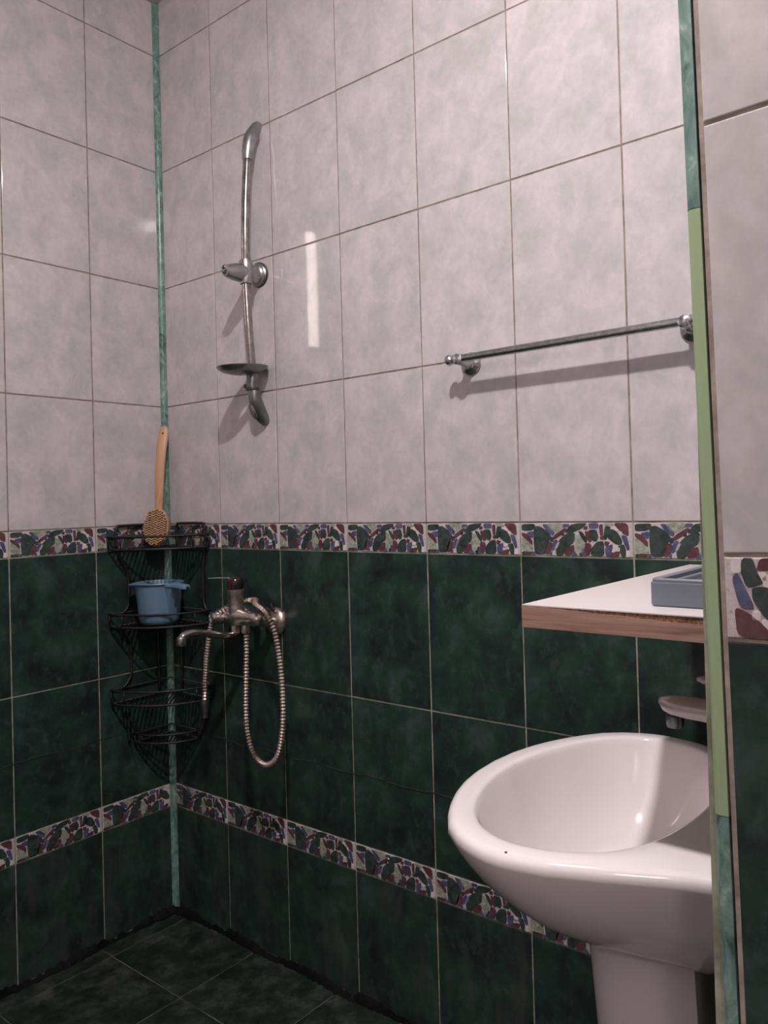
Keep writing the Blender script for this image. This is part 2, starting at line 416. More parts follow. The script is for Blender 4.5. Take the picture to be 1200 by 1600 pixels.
def tile_wall(wall, joints, pos, rotz, flip=False, rows=ROWS, single_stones=False):
    """joints: positions along the wall (viewer's left to right); pos(s, z) gives the point on the tile face"""
    for c, (s0, s1) in enumerate(zip(joints, joints[1:])):
        for z0, z1, kind in rows:
            w_ = s1-s0-GAP; h_ = z1-z0-GAP
            if w_ < 0.004: continue
            cs, cz = (s0+s1)/2, (z0+z1)/2
            if kind == 'border':
                o = link('border_tile', tile_mesh(w_, h_, 'border_ground'), wall)
                if not single_stones or c > 0:
                    mo = link('mosaic_relief', motif_mesh(min(w_, 0.2035)), o); mo['kind'] = 'stuff'
                    if flip: mo.rotation_euler = (0, PI, 0)
                else:
                    for cc, pts in STONES:
                        bm = bmesh.new(); add_stone(bm, stone_poly(pts), -0.0995, -0.02725, 0.0006, 0)
                        bmesh.ops.recalc_face_normals(bm, faces=bm.faces[:])
                        st = finish('mosaic_stone', bm, STONE_MAT[cc], o)
                        st.rotation_euler = (0, PI, 0)
            else:
                o = link('wall_tile', tile_mesh(w_, h_, kind), wall)
            p = pos(cs, cz); j = random.uniform(-0.0003, 0.0003)
            n = Vector((math.sin(rotz), -math.cos(rotz), 0))
            o.location = Vector(p)+n*j
            o.rotation_euler = (random.uniform(-.0012, .0012), 0, rotz+random.uniform(-.0015, .0015))
def slab(name, lo, hi, mat, label=None):
    bm = bmesh.new(); add_box(bm, lo, hi)
    o = finish(name, bm, mat); tag(o, label, None, None, 'structure'); return o
G0 = 0.0013
wall_back = slab('wall_back', (-0.10, G0, -0.02), (1.70, 0.10, ZCEIL+0.02), 'wall_grout', 'tiled wall with the shower rail, pale above and dark green below')
XJ = [0.2089+0.202*i for i in range(7)]
tile_wall(wall_back, [0.009]+XJ+[XR], lambda s, z: (s, 0, z), 0.0)
wall_left = slab('wall_left', (-0.10, YF, -0.02), (-G0, G0, ZCEIL+0.02), 'wall_grout', 'tiled wall left of the corner, pale above and dark green below')
YJ = [-0.1977-0.202*i for i in range(7)]
tile_wall(wall_left, ([YF+0.003]+YJ[::-1]+[-0.009]), lambda s, z: (0, s, z), PI/2)
wall_right = slab('wall_right', (XR+G0, YP+0.012, -0.02), (1.60, G0, ZCEIL+0.02), 'wall_grout', 'tiled side wall behind the wash basin')
tile_wall(wall_right, [0.002, 0.202, 0.404, 0.606, 0.628], lambda s, z: (XR, -s, z), -PI/2)
# end of the partition, its face leaning a little
wall_partition = slab('wall_partition', (1.5380, YP+G0, -0.02), (XH, -0.56, ZCEIL+0.02), 'partition_grout', 'tiled end of the partition beside the wash basin, close to the viewer')
PROWS = [(a, b, k if k != 'green_tile_scaled' else 'green_tile') for a, b, k in ROWS]
tile_wall(wall_partition, [1.5395+0.0005+0.2025*i for i in range(7)]+[XH], lambda s, z: (s, YP, z), 0.0, flip=True, rows=PROWS, single_stones=True)
LEAN = 0.015
piv = Vector((1.538, YP, 1.0))
wall_partition.matrix_world = Matrix.Translation(piv) @ Matrix.Rotation(-LEAN, 4, 'Y') @ Matrix.Translation(-piv)
YH = -3.30
wall_front = slab('wall_front', (-0.10, YF-0.10, -0.02), (1.50, YF, ZCEIL+0.02), 'wall_paint', 'plain painted wall behind the viewer')  # unseen; right end carried on to block the hall lamp's mirror image
wall_hall_left = slab('wall_hall_left', (1.40, YH, -0.02), (1.50, YF-0.10, ZCEIL+0.02), 'wall_paint', 'plain painted hall wall beside the doorway')
wall_hall_right = slab('wall_hall_right', (XH, YH, -0.02), (XH+0.1, -0.56, ZCEIL+0.02), 'wall_paint', 'plain painted wall at the entrance side')
wall_hall_back = slab('wall_hall_back', (1.40, YH-0.1, -0.02), (XH+0.1, YH, ZCEIL+0.02), 'wall_paint', 'plain painted wall at the far end of the hall')
ceiling = slab('ceiling', (-0.10, YH-0.1, ZCEIL), (XH+0.1, 0.10, ZCEIL+0.08), 'ceiling_paint', 'plain pale ceiling')
floor = slab('floor', (-0.10, YH-0.1, -0.08), (XH+0.1, 0.10, -0.0015), 'floor_grout', 'dark green tiled shower floor')
FX = [0.003]+[0.052+0.252*i for i in range(13)]; FX = [x for x in FX if x < XH]+[XH]
FY = [-0.003]+[-0.211-0.252*i for i in range(8)]; FY = [y for y in FY if y > YF]+[YF]
for x0, x1 in zip(FX, FX[1:]):
    for y0, y1 in zip(FY, FY[1:]):
        if x0 > 1.53 and y0 > -0.5: continue
        xx1 = min(x1, XR-0.001) if y0 > -0.5 else x1
        if xx1-x0 < 0.006: continue
        o = link('floor_tile', tile_mesh(xx1-x0-0.003, y0-y1-0.003, 'floor_tile'), floor)
        o.location = ((x0+xx1)/2, (y0+y1)/2, 0); o.rotation_euler = (-PI/2, 0, 0)

# corner profiles
def trim_strip(name, prof, z0, z1, mat, parent=None, seg=1):
    bm = bmesh.new(); rows = []
    for i in range(seg+1):
        z = z0+(z1-z0)*i/seg
        rows.append([bm.verts.new((x, y, z)) for x, y in prof])
    n = len(prof)
    for a, b in zip(rows, rows[1:]):
        for k in range(n): bm.faces.new((a[k], a[(k+1) % n], b[(k+1) % n], b[k]))
    bm.faces.new(rows[0]); bm.faces.new(rows[-1])
    bmesh.ops.recalc_face_normals(bm, faces=bm.faces[:])
    return finish(name, bm, mat, parent)
c = 0.0125
inner = [(0.0002, -c), (0.0015, -c)] + [(0.0018+0.0095*(1-math.cos(t))*1.0, -0.0018-0.0095*(1-math.sin(t))) for t in [PI/2*k/6 for k in range(7)]] + [(c, -0.0015), (c, -0.0002), (0.0002, -0.0002)]
t1 = trim_strip('trim_1', inner, 0.012, ZCEIL-0.002, 'trim_marble'); tag(t1, 'green marbled plastic strip in the corner between the two tiled walls', None, None, 'structure')
outer_c = []
x0, x1, y0, y1 = 1.5280, 1.5378, YP-0.0004, YP+0.012
R_ = 0.005
outer_c = [(x0, y1), (x0, y0+R_)] + [(x0+R_-R_*math.cos(t), y0+R_-R_*math.sin(t)) for t in [PI/2*k/5 for k in range(1, 6)]] + [(x1, y0), (x1, y0+0.003), (x1, y1)]
t2 = trim_strip('trim_2', outer_c, 1.213, ZCEIL-0.002, 'trim_marble'); tag(t2, 'plastic strip on the outer edge of the partition, marbled above and below, plain pale green between', None, None, 'structure')
trim_strip('edge_piece', outer_c, 0.795, 1.2125, 'trim_pale', t2)
trim_strip('edge_piece', outer_c, 0.008, 0.7945, 'trim_marble', t2)
t2.matrix_world = Matrix.Translation(Vector((1.538, YP, 0.93))) @ Matrix.Rotation(-LEAN, 4, 'Y') @ Matrix.Translation(-Vector((1.538, YP, 0.93)))

# black sealant along the foot of the walls and the old caulk line halfway up
def sealant(name, along, length, parent=None):
    bm = bmesh.new(); n = int(length/0.008); rows = []
    for i in range(n+1):
        s = 0.001+length*i/n
        h = 0.013+0.006*math.sin(s*31)+random.uniform(-.004, .006); d = 0.008+0.004*math.sin(s*23+1)+random.uniform(-.002, .004)
        pr = [(0.0003, h), (0.002, h*0.95), (d*0.6, h*0.45), (d, 0.0015), (d, -0.001), (0.0003, -0.001)]
        rows.append([bm.verts.new((s, -a, b) if along == 'x' else (a, -s, b)) for a, b in pr])
    for a, b in zip(rows, rows[1:]):
        for k in range(6): bm.faces.new((a[k], a[(k+1) % 6], b[(k+1) % 6], b[k]))
    bm.faces.new(rows[0]); bm.faces.new(rows[-1]); bmesh.ops.recalc_face_normals(bm, faces=bm.faces[:])
    return finish(name, bm, 'black_sealant', parent, True, 0.9)
o = sealant('trim_3', 'x', 1.50); tag(o, 'black mouldy sealant along the foot of the shower wall', None, None, 'structure')
o = sealant('trim_4', 'y', 1.45); tag(o, 'black mouldy sealant along the foot of the left wall', None, None, 'structure')
def caulk(name, along, a, b, z, parent):
    bm = bmesh.new(); rows = []; n = int((b-a)/0.01)
    for i in range(n+1):
        s = a+(b-a)*i/n; zz = z+0.002*math.sin(s*40)+random.uniform(-.0012, .0012); h = 0.0006+random.uniform(0, .0012)
        pr = [(-0.001, zz-h), (0.0008, zz-h*.6), (0.0010, zz+h*.6), (-0.001, zz+h)]
        rows.append([bm.verts.new((s, -p, q) if along == 'x' else (p, -s, q)) for p, q in pr])
    for u, v_ in zip(rows, rows[1:]):
        for k in range(4): bm.faces.new((u[k], u[(k+1) % 4], v_[(k+1) % 4], v_[k]))
    bmesh.ops.recalc_face_normals(bm, faces=bm.faces[:])
    return finish(name, bm, 'residue', parent)
caulk('caulk_residue', 'x', 0.09, 0.92, 0.462, wall_back)
caulk('caulk_residue', 'y', 0.10, 1.2, 0.476, wall_left)

# ------------------------------------------------------------------ lamps of the room (above and behind the viewer), and one added for the wall streak
lamp = empty('ceiling_light', (PUCK_POS[0], PUCK_POS[1], ZCEIL))
lathe_part('rim', [(0.041, -0.024), (0.047, -0.024), (0.050, -0.020), (0.052, 0), (0, 0), (0, -0.016), (0.041, -0.016)], (0, 0, 0), (0, 0, 1), 'white_plastic', lamp)
lathe_part('dome', [(0.0395*math.sin(PI/2*k/7), -0.0235-0.020*math.cos(PI/2*k/7)) for k in range(8)]+[(0, -0.0235)], (0, 0, 0), (0, 0, 1), 'puck_glow', lamp, 20)
tag(lamp, 'small round dome lamp on the ceiling above the shower corner', 'lamp')
hl_ = empty('hall_lamp', (HALL_POS[0], HALL_POS[1], ZCEIL))
zb = HALL_POS[2]-ZCEIL
lathe_part('ceiling_rose', [(0, 0), (0.06, 0), (0.057, -0.012), (0.05, -0.062), (0, -0.062)], (0, 0, 0), (0, 0, 1), 'white_plastic', hl_)
lathe_part('globe', [(0.115*math.sin(PI*k/12), zb-0.115*math.cos(PI*k/12)) for k in range(13)], (0, 0, 0), (0, 0, 1), 'globe_glow', hl_, 20)
tag(hl_, 'white globe lamp on the hall ceiling behind the viewer', 'lamp')
tl = empty('streak_lamp', (0, -0.530, 1.668))  # unseen bright strip put in as a lamp, for its streak on the tiles
bm = bmesh.new(); add_box(bm, (0.0, -0.018, -0.19), (0.006, 0.018, 0.19), 0.002); finish('housing', bm, 'white_plastic', tl)
tube_part('diffuser', [(0.0075, 0, -0.176), (0.0075, 0, 0.176)], 0.0165, 'tube_glow', tl, 16)
for s_ in (-1, 1):
    bm = bmesh.new(); add_box(bm, (0.0, -0.018, s_*0.183-0.008), (0.0255, 0.018, s_*0.183+0.008), 0.003); finish('end_cap', bm, 'white_plastic', tl)
tag(tl, 'slim upright lamp added on the left wall outside the picture, for the streak on the back tiles', 'lamp')

# ------------------------------------------------------------------ wash basin on its pedestal
BY = -0.329
HOUT = [(1.1525, 0), (1.1555, .045), (1.163, .082), (1.174, .115), (1.187, .143), (1.2, .166), (1.22, .193), (1.2457, .213), (1.2776, .226), (1.304, .2285), (1.345, .2205), (1.397, .199), (1.447, .175), (1.488, .162), (1.520, .158)]
HIN = [(1.184, 0), (1.186, .03), (1.192, .066), (1.203, .101), (1.2168, .134), (1.235, .163), (1.2531, .181), (1.278, .195), (1.302, .199), (1.33, .195), (1.3585, .184), (1.385, .163), (1.4067, .130), (1.418, .090), (1.424, .045), (1.426, 0)]
def outline(h, closed_back):
    pts = [Vector((x, y)) for x, y in h]
    return [Vector((p.x, BY-p.y)) for p in pts[::-1]] + [Vector((p.x, BY+p.y)) for p in pts[1:]]
OUT = outline(HOUT, True); INN = outline(HIN, False)
C0 = Vector((1.315, BY))
def raycast(poly, ang, closed=True):
    d = Vector((math.cos(ang), math.sin(ang))); best = 0
    for a, b in zip(poly, poly[1:]+poly[:1]):
        e = b-a; den = d.x*e.y-d.y*e.x
        if abs(den) < 1e-12: continue
        ac = a-C0; t = (ac.x*e.y-ac.y*e.x)/den; u = (ac.x*d.y-ac.y*d.x)/den
        if t > 0 and -1e-9 <= u <= 1+1e-9: best = max(best, t)
    return best
NA = 96
ANG = [2*PI*k/NA for k in range(NA)]
def smooth_r(r, it):
    for _ in range(it): r = [(r[k-1]+2*r[k]+r[(k+1) % len(r)])/4 for k in range(len(r))]
    return r
RO = [raycast(OUT, a) for a in ANG]; RI = smooth_r([raycast(INN, a) for a in ANG], 2)
PED = []
def u_shape(hw, x0, x1, n=NA):
    """front-rounded U plan of the pedestal as radius from its centre, by angle"""
    res = []
    cx = (x0+x1)/2
    for a in ANG:
        d = Vector((math.cos(a), math.sin(a))); lo, hi = 0, 0.5
        for _ in range(40):
            m_ = (lo+hi)/2; px, py = cx+d.x*m_, d.y*m_
            rr = hw; inside = px <= x1 and abs(py) <= hw and (px >= x0+rr or (px-(x0+rr))**2+py*py <= rr*rr)
            if inside: lo = m_
            else: hi = m_
        res.append((cx+d.x*lo, BY+d.y*lo))
    return res
sink = empty('pedestal_basin', (1.40, BY, 0))
def loc(v3): return Vector(v3)-Vector((1.40, BY, 0))
bm = bmesh.new()
rings = []
def ring_from(fr, z, cen=C0, clamp=True):
    vs = []
    for k, a in enumerate(ANG):
        r = fr(k)
        x = cen.x+math.cos(a)*r; y = cen.y+math.sin(a)*r
        if clamp: x = min(x, XR-0.0008)
        vs.append(bm.verts.new(loc((x, y, z))))
    rings.append(vs)
ped_top = u_shape(0.090, 1.270, 1.4505)
def ring_mix(t, z, tx):
    """between the rim outline (t=0) and the pedestal outline (t=1)"""
    vs = []
    for k, a in enumerate(ANG):
        xo, yo = C0.x+math.cos(a)*RO[k], C0.y+math.sin(a)*RO[k]
        xp, yp = ped_top[k]
        if xo > 1.50: xp = max(xp, 1.50)
        x = xo+(xp-xo)*t; y = yo+(yp-yo)*t
        vs.append(bm.verts.new(loc((min(x, XR-0.0008), y, z))))
    rings.append(vs)
# underside from the pedestal up to the rim
for k in range(15):
    th = PI/2*(1-k/14.0)
    ring_mix((1-math.cos(th))**0.64, .666-.113*math.sin(th), 0)
    if k == 13: ring_mix(0.010, .6620, 0); ring_mix(0.003, .6645, 0)
ring_mix(0.0, .6690, 0); ring_from(lambda k: RO[k]-0.0006, .6725); ring_from(lambda k: RO[k]-0.0025, .6755); ring_from(lambda k: RO[k]-0.006, .6778); ring_from(lambda k: RO[k]-0.010, .6785)
ring_from(lambda k: RI[k]+0.5*max(0.003, (RO[k]-RI[k]-0.012)), .6790)
ring_from(lambda k: RI[k]+0.004, .6788); ring_from(lambda k: RI[k]+0.001, .6778); ring_from(lambda k: RI[k]-0.001, .6755); ring_from(lambda k: RI[k]-0.003, .6710)
for s, z in ((.945, .655), (.89, .630), (.82, .606), (.73, .585), (.62, .568), (.48, .555), (.33, .548), (.18, .5445), (.105, .543)):
    ring_from(lambda k, s=s: RI[k]*s, z)
for a, b in zip(rings, rings[1:]):
    for k in range(NA): bm.faces.new((a[k], a[(k+1) % NA], b[(k+1) % NA], b[k]))
bm.faces.new(rings[-1]); bm.faces.new(rings[0][::-1])
bmesh.ops.recalc_face_normals(bm, faces=bm.faces[:])
finish('basin', bm, 'ceramic', sink, True, 1.2)
lathe_part('drain', [(0, .5445), (.011, .5445), (.0125, .547), (.021, .5475), (.023, .546), (.023, .5425), (0, .5425)], (C0.x-1.40, 0, 0), (0, 0, 1), 'chrome', sink, 24)
bm = bmesh.new(); rows = []
for z, hw, xa in ((0.0, .088, 1.285), (0.03, .084, 1.290), (0.10, .078, 1.306), (0.25, .076, 1.308), (0.42, .078, 1.299), (0.5585, .080, 1.288)):
    pts = u_shape(hw, xa, 1.438)
    rows.append([bm.verts.new(loc((x, y, z))) for x, y in pts])
for a, b in zip(rows, rows[1:]):
    for k in range(NA): bm.faces.new((a[k], a[(k+1) % NA], b[(k+1) % NA], b[k]))
bm.faces.new(rows[0][::-1]); bm.faces.new(rows[-1]); bmesh.ops.recalc_face_normals(bm, faces=bm.faces[:])
finish('pedestal', bm, 'ceramic', sink, True, 0.8)
def chip(x, y, z, s):
    bm = bmesh.new(); pts = [(math.cos(t)*s*random.uniform(.6, 1.2), math.sin(t)*s*random.uniform(.6, 1.2)) for t in [2*PI*k/9 for k in range(9)]]
    vs = [bm.verts.new(loc((x+a, y+b, z))) for a, b in pts]; v2 = [bm.verts.new(loc((x+a*.6, y+b*.6, z+0.0008))) for a, b in pts]
    for k in range(9): bm.faces.new((vs[k], vs[(k+1) % 9], v2[(k+1) % 9], v2[k]))
    bm.faces.new(v2); bmesh.ops.recalc_face_normals(bm, faces=bm.faces[:])
    o = finish('glaze_chip', bm, 'dirt', sink); tag(o, 'small dark chip in the glaze')
chip(1.3065, BY-0.2205, .6776, .0022)
tag(sink, 'white ceramic wash basin on a pedestal in the right foreground', 'wash basin')

# tap of the wash basin
tap = empty('basin_tap', (1.475, BY, 0.6795))
def tl_(x, y, z): return (x-1.475, y, z-0.6795)
lathe_part('tap_body', [(0, 0), (.026, 0), (.027, .004), (.024, .010), (.022, .06), (.0225, .115), (.018, .124), (0, .126)], (0, 0, 0), (0, 0, 1), 'basin_tap_metal', tap)
bm = bmesh.new()
secs = [(1.478, .779, .0185, .0140), (1.45, .780, .018, .0128), (1.425, .7810, .017, .0118), (1.405, .7812, .0165, .0114), (1.392, .7816, .0150, .0104), (1.383, .783, .0115, .0078), (1.3775, .7855, .006, .003)]
rr = []
for x, z, hw, hh in secs:
    rr.append([bm.verts.new(tl_(x, hw*math.cos(t), z+hh*math.copysign(abs(math.sin(t))**0.8, math.sin(t)))) for t in [2*PI*k/20 for k in range(20)]])
for a, b in zip(rr, rr[1:]):
    for k in range(20): bm.faces.new((a[k], a[(k+1) % 20], b[(k+1) % 20], b[k]))
bm.faces.new(rr[0]); bm.faces.new(rr[-1]); bmesh.ops.recalc_face_normals(bm, faces=bm.faces[:])
finish('spout', bm, 'basin_tap_metal', tap, True, 1.0)
lathe_part('aerator', [(0, .758), (.0085, .758), (.0095, .761), (.0095, .771), (0, .771)], (1.3935-1.475, 0, -0.6795), (0, 0, 1), 'dark_plastic_chrome', tap, 20)
bm = bmesh.new()
secs = [(1.480, .808, .014, .008), (1.460, .812, .012, .0060), (1.440, .8135, .0105, .0048), (1.426, .8140, .0085, .0042), (1.4195, .8140, .004, .002)]
rr = []
for x, z, hw, hh in secs:
    rr.append([bm.verts.new(tl_(x, hw*math.cos(t), z+hh*math.sin(t))) for t in [2*PI*k/16 for k in range(16)]])
for a, b in zip(rr, rr[1:]):
    for k in range(16): bm.faces.new((a[k], a[(k+1) % 16], b[(k+1) % 16], b[k]))
bm.faces.new(rr[0]); bm.faces.new(rr[-1]); bmesh.ops.recalc_face_normals(bm, faces=bm.faces[:])
finish('lever', bm, 'basin_tap_metal', tap, True, 1.0)
tag(tap, 'pale metal mixer tap above the wash basin, half hidden by the partition', 'tap')

# ------------------------------------------------------------------ shelf above the basin, and the tray on it
SX0, SX1, SY0, SY1, SZ = 1.3065, XR-0.0008, -0.5065, -0.003, 0.9090
shelf = empty('wall_shelf', (SX0, SY0, SZ-0.0225))
def sl(x, y, z): return (x-SX0, y-SY0, z-(SZ-0.0225))
bm = bmesh.new(); add_box(bm, sl(SX0+.001, SY0+.0012, SZ-.0215), sl(SX1, SY1, SZ-.0011)); finish('board', bm, 'chipboard', shelf)
bm = bmesh.new(); add_box(bm, sl(SX0, SY0+.0004, SZ-.0011), sl(SX1, SY1, SZ)); finish('top_laminate', bm, 'shelf_laminate', shelf)
bm = bmesh.new()   # front edging, torn along its upper edge towards the wall
n = 40; rows = []
for i in range(n+1):
    t = i/n; x = SX0+(SX1-SX0)*t
    zt = SZ-.0016-.0052*min(1, max(0, (t-.12)/.55))+random.uniform(-.0005, .0004)
    rows.append([bm.verts.new(sl(x, SY0, SZ-.0225)), bm.verts.new(sl(x, SY0, zt)), bm.verts.new(sl(x, SY0+.0013, zt)), bm.verts.new(sl(x, SY0+.0013, SZ-.0225))])
for a, b in zip(rows, rows[1:]):
    for k in range(4): bm.faces.new((a[k], a[(k+1) % 4], b[(k+1) % 4], b[k]))
bm.faces.new(rows[0]); bm.faces.new(rows[-1]); bmesh.ops.recalc_face_normals(bm, faces=bm.faces[:])
tag(finish('edge_band', bm, 'shelf_wood', shelf), 'wood-print edging torn along its top')
bm = bmesh.new(); add_box(bm, sl(SX0-.0004, SY0+.0004, SZ-.0225), sl(SX0+.001, SY1, SZ-.0011)); tag(finish('edge_band', bm, 'shelf_wood', shelf), 'wood-print edging along the long side')
bm = bmesh.new(); add_box(bm, sl(SX0, SY0+.0012, SZ-.0225), sl(SX1, SY1, SZ-.0215)); finish('underside', bm, 'shelf_wood', shelf)
tag(shelf, 'white topped shelf board with wood-print edge above the wash basin', 'shelf')

BX0, BX1, BY0, BY1, BH = 1.4200, 1.5195, -0.463, -0.255, 0.0265
tray = empty('plastic_tray', (BX0, BY0, SZ))
bm = bmesh.new()
def rrect(x0, x1, y0, y1, r, z, n=5):
    out = []
    for cx, cy, a0 in ((x1-r, y1-r, 0), (x0+r, y1-r, PI/2), (x0+r, y0+r, PI), (x1-r, y0+r, 3*PI/2)):
        for k in range(n+1):
            a = a0+PI/2*k/n; out.append((cx+r*math.cos(a)-BX0, cy+r*math.sin(a)-BY0, z))
    return out
prof = [(0.0015, 0.0), (0.0, 0.002), (0.0, BH-0.004), (0.0012, BH-0.0035), (0.0012, BH-0.001), (0.002, BH), (0.0075, BH), (0.0085, BH-0.001), (0.009, BH-0.0045), (0.0125, BH-0.005), (0.0132, BH-0.006), (0.0145, 0.006), (0.018, 0.004)]
rows = [[bm.verts.new(p) for p in rrect(BX0+i_, BX1-i_, BY0+i_, BY1-i_, max(0.002, 0.0075-i_*0.3), z)] for i_, z in prof]
for a, b in zip(rows, rows[1:]):
    n = len(a)
    for k in range(n): bm.faces.new((a[k], a[(k+1) % n], b[(k+1) % n], b[k]))
bm.faces.new(rows[0][::-1]); bm.faces.new(rows[-1]); bmesh.ops.recalc_face_normals(bm, faces=bm.faces[:])
finish('tray_body', bm, 'grey_plastic', tray, True, 0.6)
bm = bmesh.new(); add_box(bm, (0.020, 0.02, 0.0039), (0.023, BY1-BY0-.02, 0.013)); add_box(bm, (0.014, 0.095, 0.0039), (0.085, 0.098, 0.018)); finish('divider', bm, 'grey_plastic', tray)
tag(tray, 'shallow blue-grey plastic tray on the white shelf', 'tray')

# ------------------------------------------------------------------ shower rail
SXC = 0.3755
rail = empty('shower_rail', (SXC, 0, 1.20))
def rl(x, y, z): return (x-SXC, y, z-1.20)
arc = []
def rail_y(z):   # bow of the rail away from the wall
    t = (z-1.545)/0.27
    return -0.047+0.016*t*t
zs = [1.285+ (1.795-1.285)*k/24 for k in range(25)]
tube_part('rail', [rl(SXC, rail_y(z), z) for z in zs], 0.0093, 'worn_chrome', rail, 16)
up = catmull([(SXC, rail_y(1.780), 1.780), (SXC, rail_y(1.80)+.001, 1.805), (SXC, -0.026, 1.828), (SXC, -0.017, 1.846), (SXC, -0.008, 1.860), (SXC, 0.0, 1.866)], 5)
tube_part('end_bracket', [rl(*p) for p in up], [0.0112+0.0035*math.sin(PI*min(1, k/18)*.9) for k in range(len(up))], 'satin_plastic_chrome', rail, 18, flat=(1.0, 1.0))
lathe_part('cover_cap', [(0, 0), (.013, 0), (.0135, .003), (.011, .0055), (0, .006)], rl(SXC+.004, -0.019, 1.838), (0.75, -0.25, -0.45), 'satin_plastic_chrome', rail, 20)
dn = catmull([(SXC, rail_y(1.300), 1.300), (SXC, rail_y(1.275), 1.275), (SXC, -0.029, 1.250), (SXC, -0.022, 1.232), (SXC, -0.013, 1.215), (SXC, -0.004, 1.206), (SXC, 0.0, 1.204)], 5)
tube_part('end_bracket', [rl(*p) for p in dn], [0.0110+0.0048*math.sin(PI*min(1, k/26)*.85) for k in range(len(dn))], 'dark_plastic_chrome', rail, 18)
lathe_part('cover_cap', [(0, 0), (.0125, 0), (.013, .002), (.011, .0045), (0, .005)], rl(SXC-.003, -0.032, 1.222), (-0.3, -0.85, -0.42), 'dark_plastic_chrome', rail, 20, flat=(1.45, 0.9))
# middle wall mount carrying the hand-shower holder
hold = lathe_part('holder', [(0, -.001), (.0265, -.001), (.0265, .004), (.024, .006), (.0225, .008), (.0225, .012), (.0195, .016), (.0185, .030), (.0195, .040), (.0205, .055), (.0195, .066), (.0190, .0675), (.0195, .069), (.0175, .082), (.0135, .096), (.0110, .102), (.0075, .103), (0.006, .098), (0, .097)], rl(SXC-.007, -0.001, 1.5325), (0.03, -1, -0.12), 'satin_plastic_chrome', rail, 28, angle=0.5)
lathe_part('wall_ring', [(.018, 0), (.0275, 0), (.0280, .003), (.0262, .0055), (.018, .0055)], rl(SXC-.007, -0.0005, 1.5325), (0.03, -1, -0.12), 'dark_ring', hold, 28)
lathe_part('sleeve', [(.0095, -.026), (.0135, -.026), (.0155, -.018), (.0155, .018), (.0135, .026), (.0095, .026)], rl(SXC, rail_y(1.530), 1.528), (0, 0, 1), 'satin_plastic_chrome', hold, 20)
lathe_part('nozzle_rest', [(.004, 0), (.0095, 0), (.010, .004), (.0085, .010), (.005, .010)], rl(SXC-.004, -.096, 1.5240), (0.1, -0.9, 0.25), 'chrome', hold, 18)
# soap dish clamped on the rail
bm = bmesh.new(); rows = []
DC = Vector(rl(SXC-0.004, -0.060, 1.3140)); NS = 40
def dish_ring(s, dz):
    return [bm.verts.new(DC+Vector((math.sin(t)*0.049*s, math.cos(t)*0.0610*s, dz+0.004*math.cos(t)*s))) for t in [2*PI*k/NS for k in range(NS)]]
for s, dz in ((.17, -.0130), (.45, -.0122), (.72, -.0088), (.90, -.0030), (.985, .0025), (1.0, .0042), (.985, .0052), (.95, .0035), (.86, -.0006), (.68, -.0060), (.40, -.0092), (.17, -.0098)):
    rows.append(dish_ring(s, dz))
for a, b in zip(rows, rows[1:]):
    for k in range(NS): bm.faces.new((a[k], a[(k+1) % NS], b[(k+1) % NS], b[k]))
for k in range(NS): bm.faces.new((rows[-1][k], rows[-1][(k+1) % NS], rows[0][(k+1) % NS], rows[0][k]))   # drain hole through the middle
bmesh.ops.recalc_face_normals(bm, faces=bm.faces[:])
dish = finish('soap_dish', bm, 'dark_plastic_chrome', rail, True, 1.0)
lathe_part('clamp', [(.0097, -.030), (.0135, -.030), (.0145, -.026), (.0140, .004), (.0097, .008)], rl(SXC, rail_y(1.302), 1.300), (0, 0.06, 1), 'dark_plastic_chrome', dish, 20)
lathe_part('clamp_ring', [(.0115, -.0315), (.0152, -.0315), (.0155, -.0285), (.0152, -.0265), (.0115, -.0265)], rl(SXC, rail_y(1.302), 1.300), (0, 0.06, 1), 'dark_ring', dish, 20)
lathe_part('screw', [(0, 0), (.0042, 0), (.0045, .004), (.0030, .008), (0, .0085)], rl(SXC-.008, rail_y(1.280)-.012, 1.2775), (-0.5, -0.85, 0), 'rust', dish, 12)
tag(rail, 'bowed chrome shower rail with empty holder and oval soap dish', 'shower rail')

# ------------------------------------------------------------------ towel bar
bar = empty('towel_bar', (0.905, 0, 1.262))
def bl(x, y, z): return (x-0.905, y, z-1.262)
YB = -0.040
tube_part('bar', [bl(.914, YB, 1.2640), (bl(1.336, YB, 1.2660))], 0.0072, 'chrome', bar, 16)
for xe, sgn, z0 in ((.9155, -1, 1.2640), (1.334, 1, 1.2660)):
    lathe_part('end_knob', [(0.0072, 0), (.0085, .001), (.0085, .004), (.006, .006), (.0085, .009), (.0100, .0135), (.0085, .018), (.0045, .021), (0, .0215)], bl(xe+sgn*(-.004), YB, z0), (sgn, 0, 0), 'chrome', bar, 20)
for xp, z0 in ((.9265, 1.2640), (1.3235, 1.2660)):
    p = lathe_part('wall_post', [(0, 0), (.0205, 0), (.0212, .002), (.0195, .0045), (.0125, .007), (.0095, .011), (.0088, .026), (.0098, .036), (.0095, .047), (.004, .050), (0, .050)], bl(xp, 0, z0-.004), (0, -1, 0.06), 'chrome', bar, 24)
tag(bar, 'long chrome towel bar on the pale wall tiles', 'towel bar')

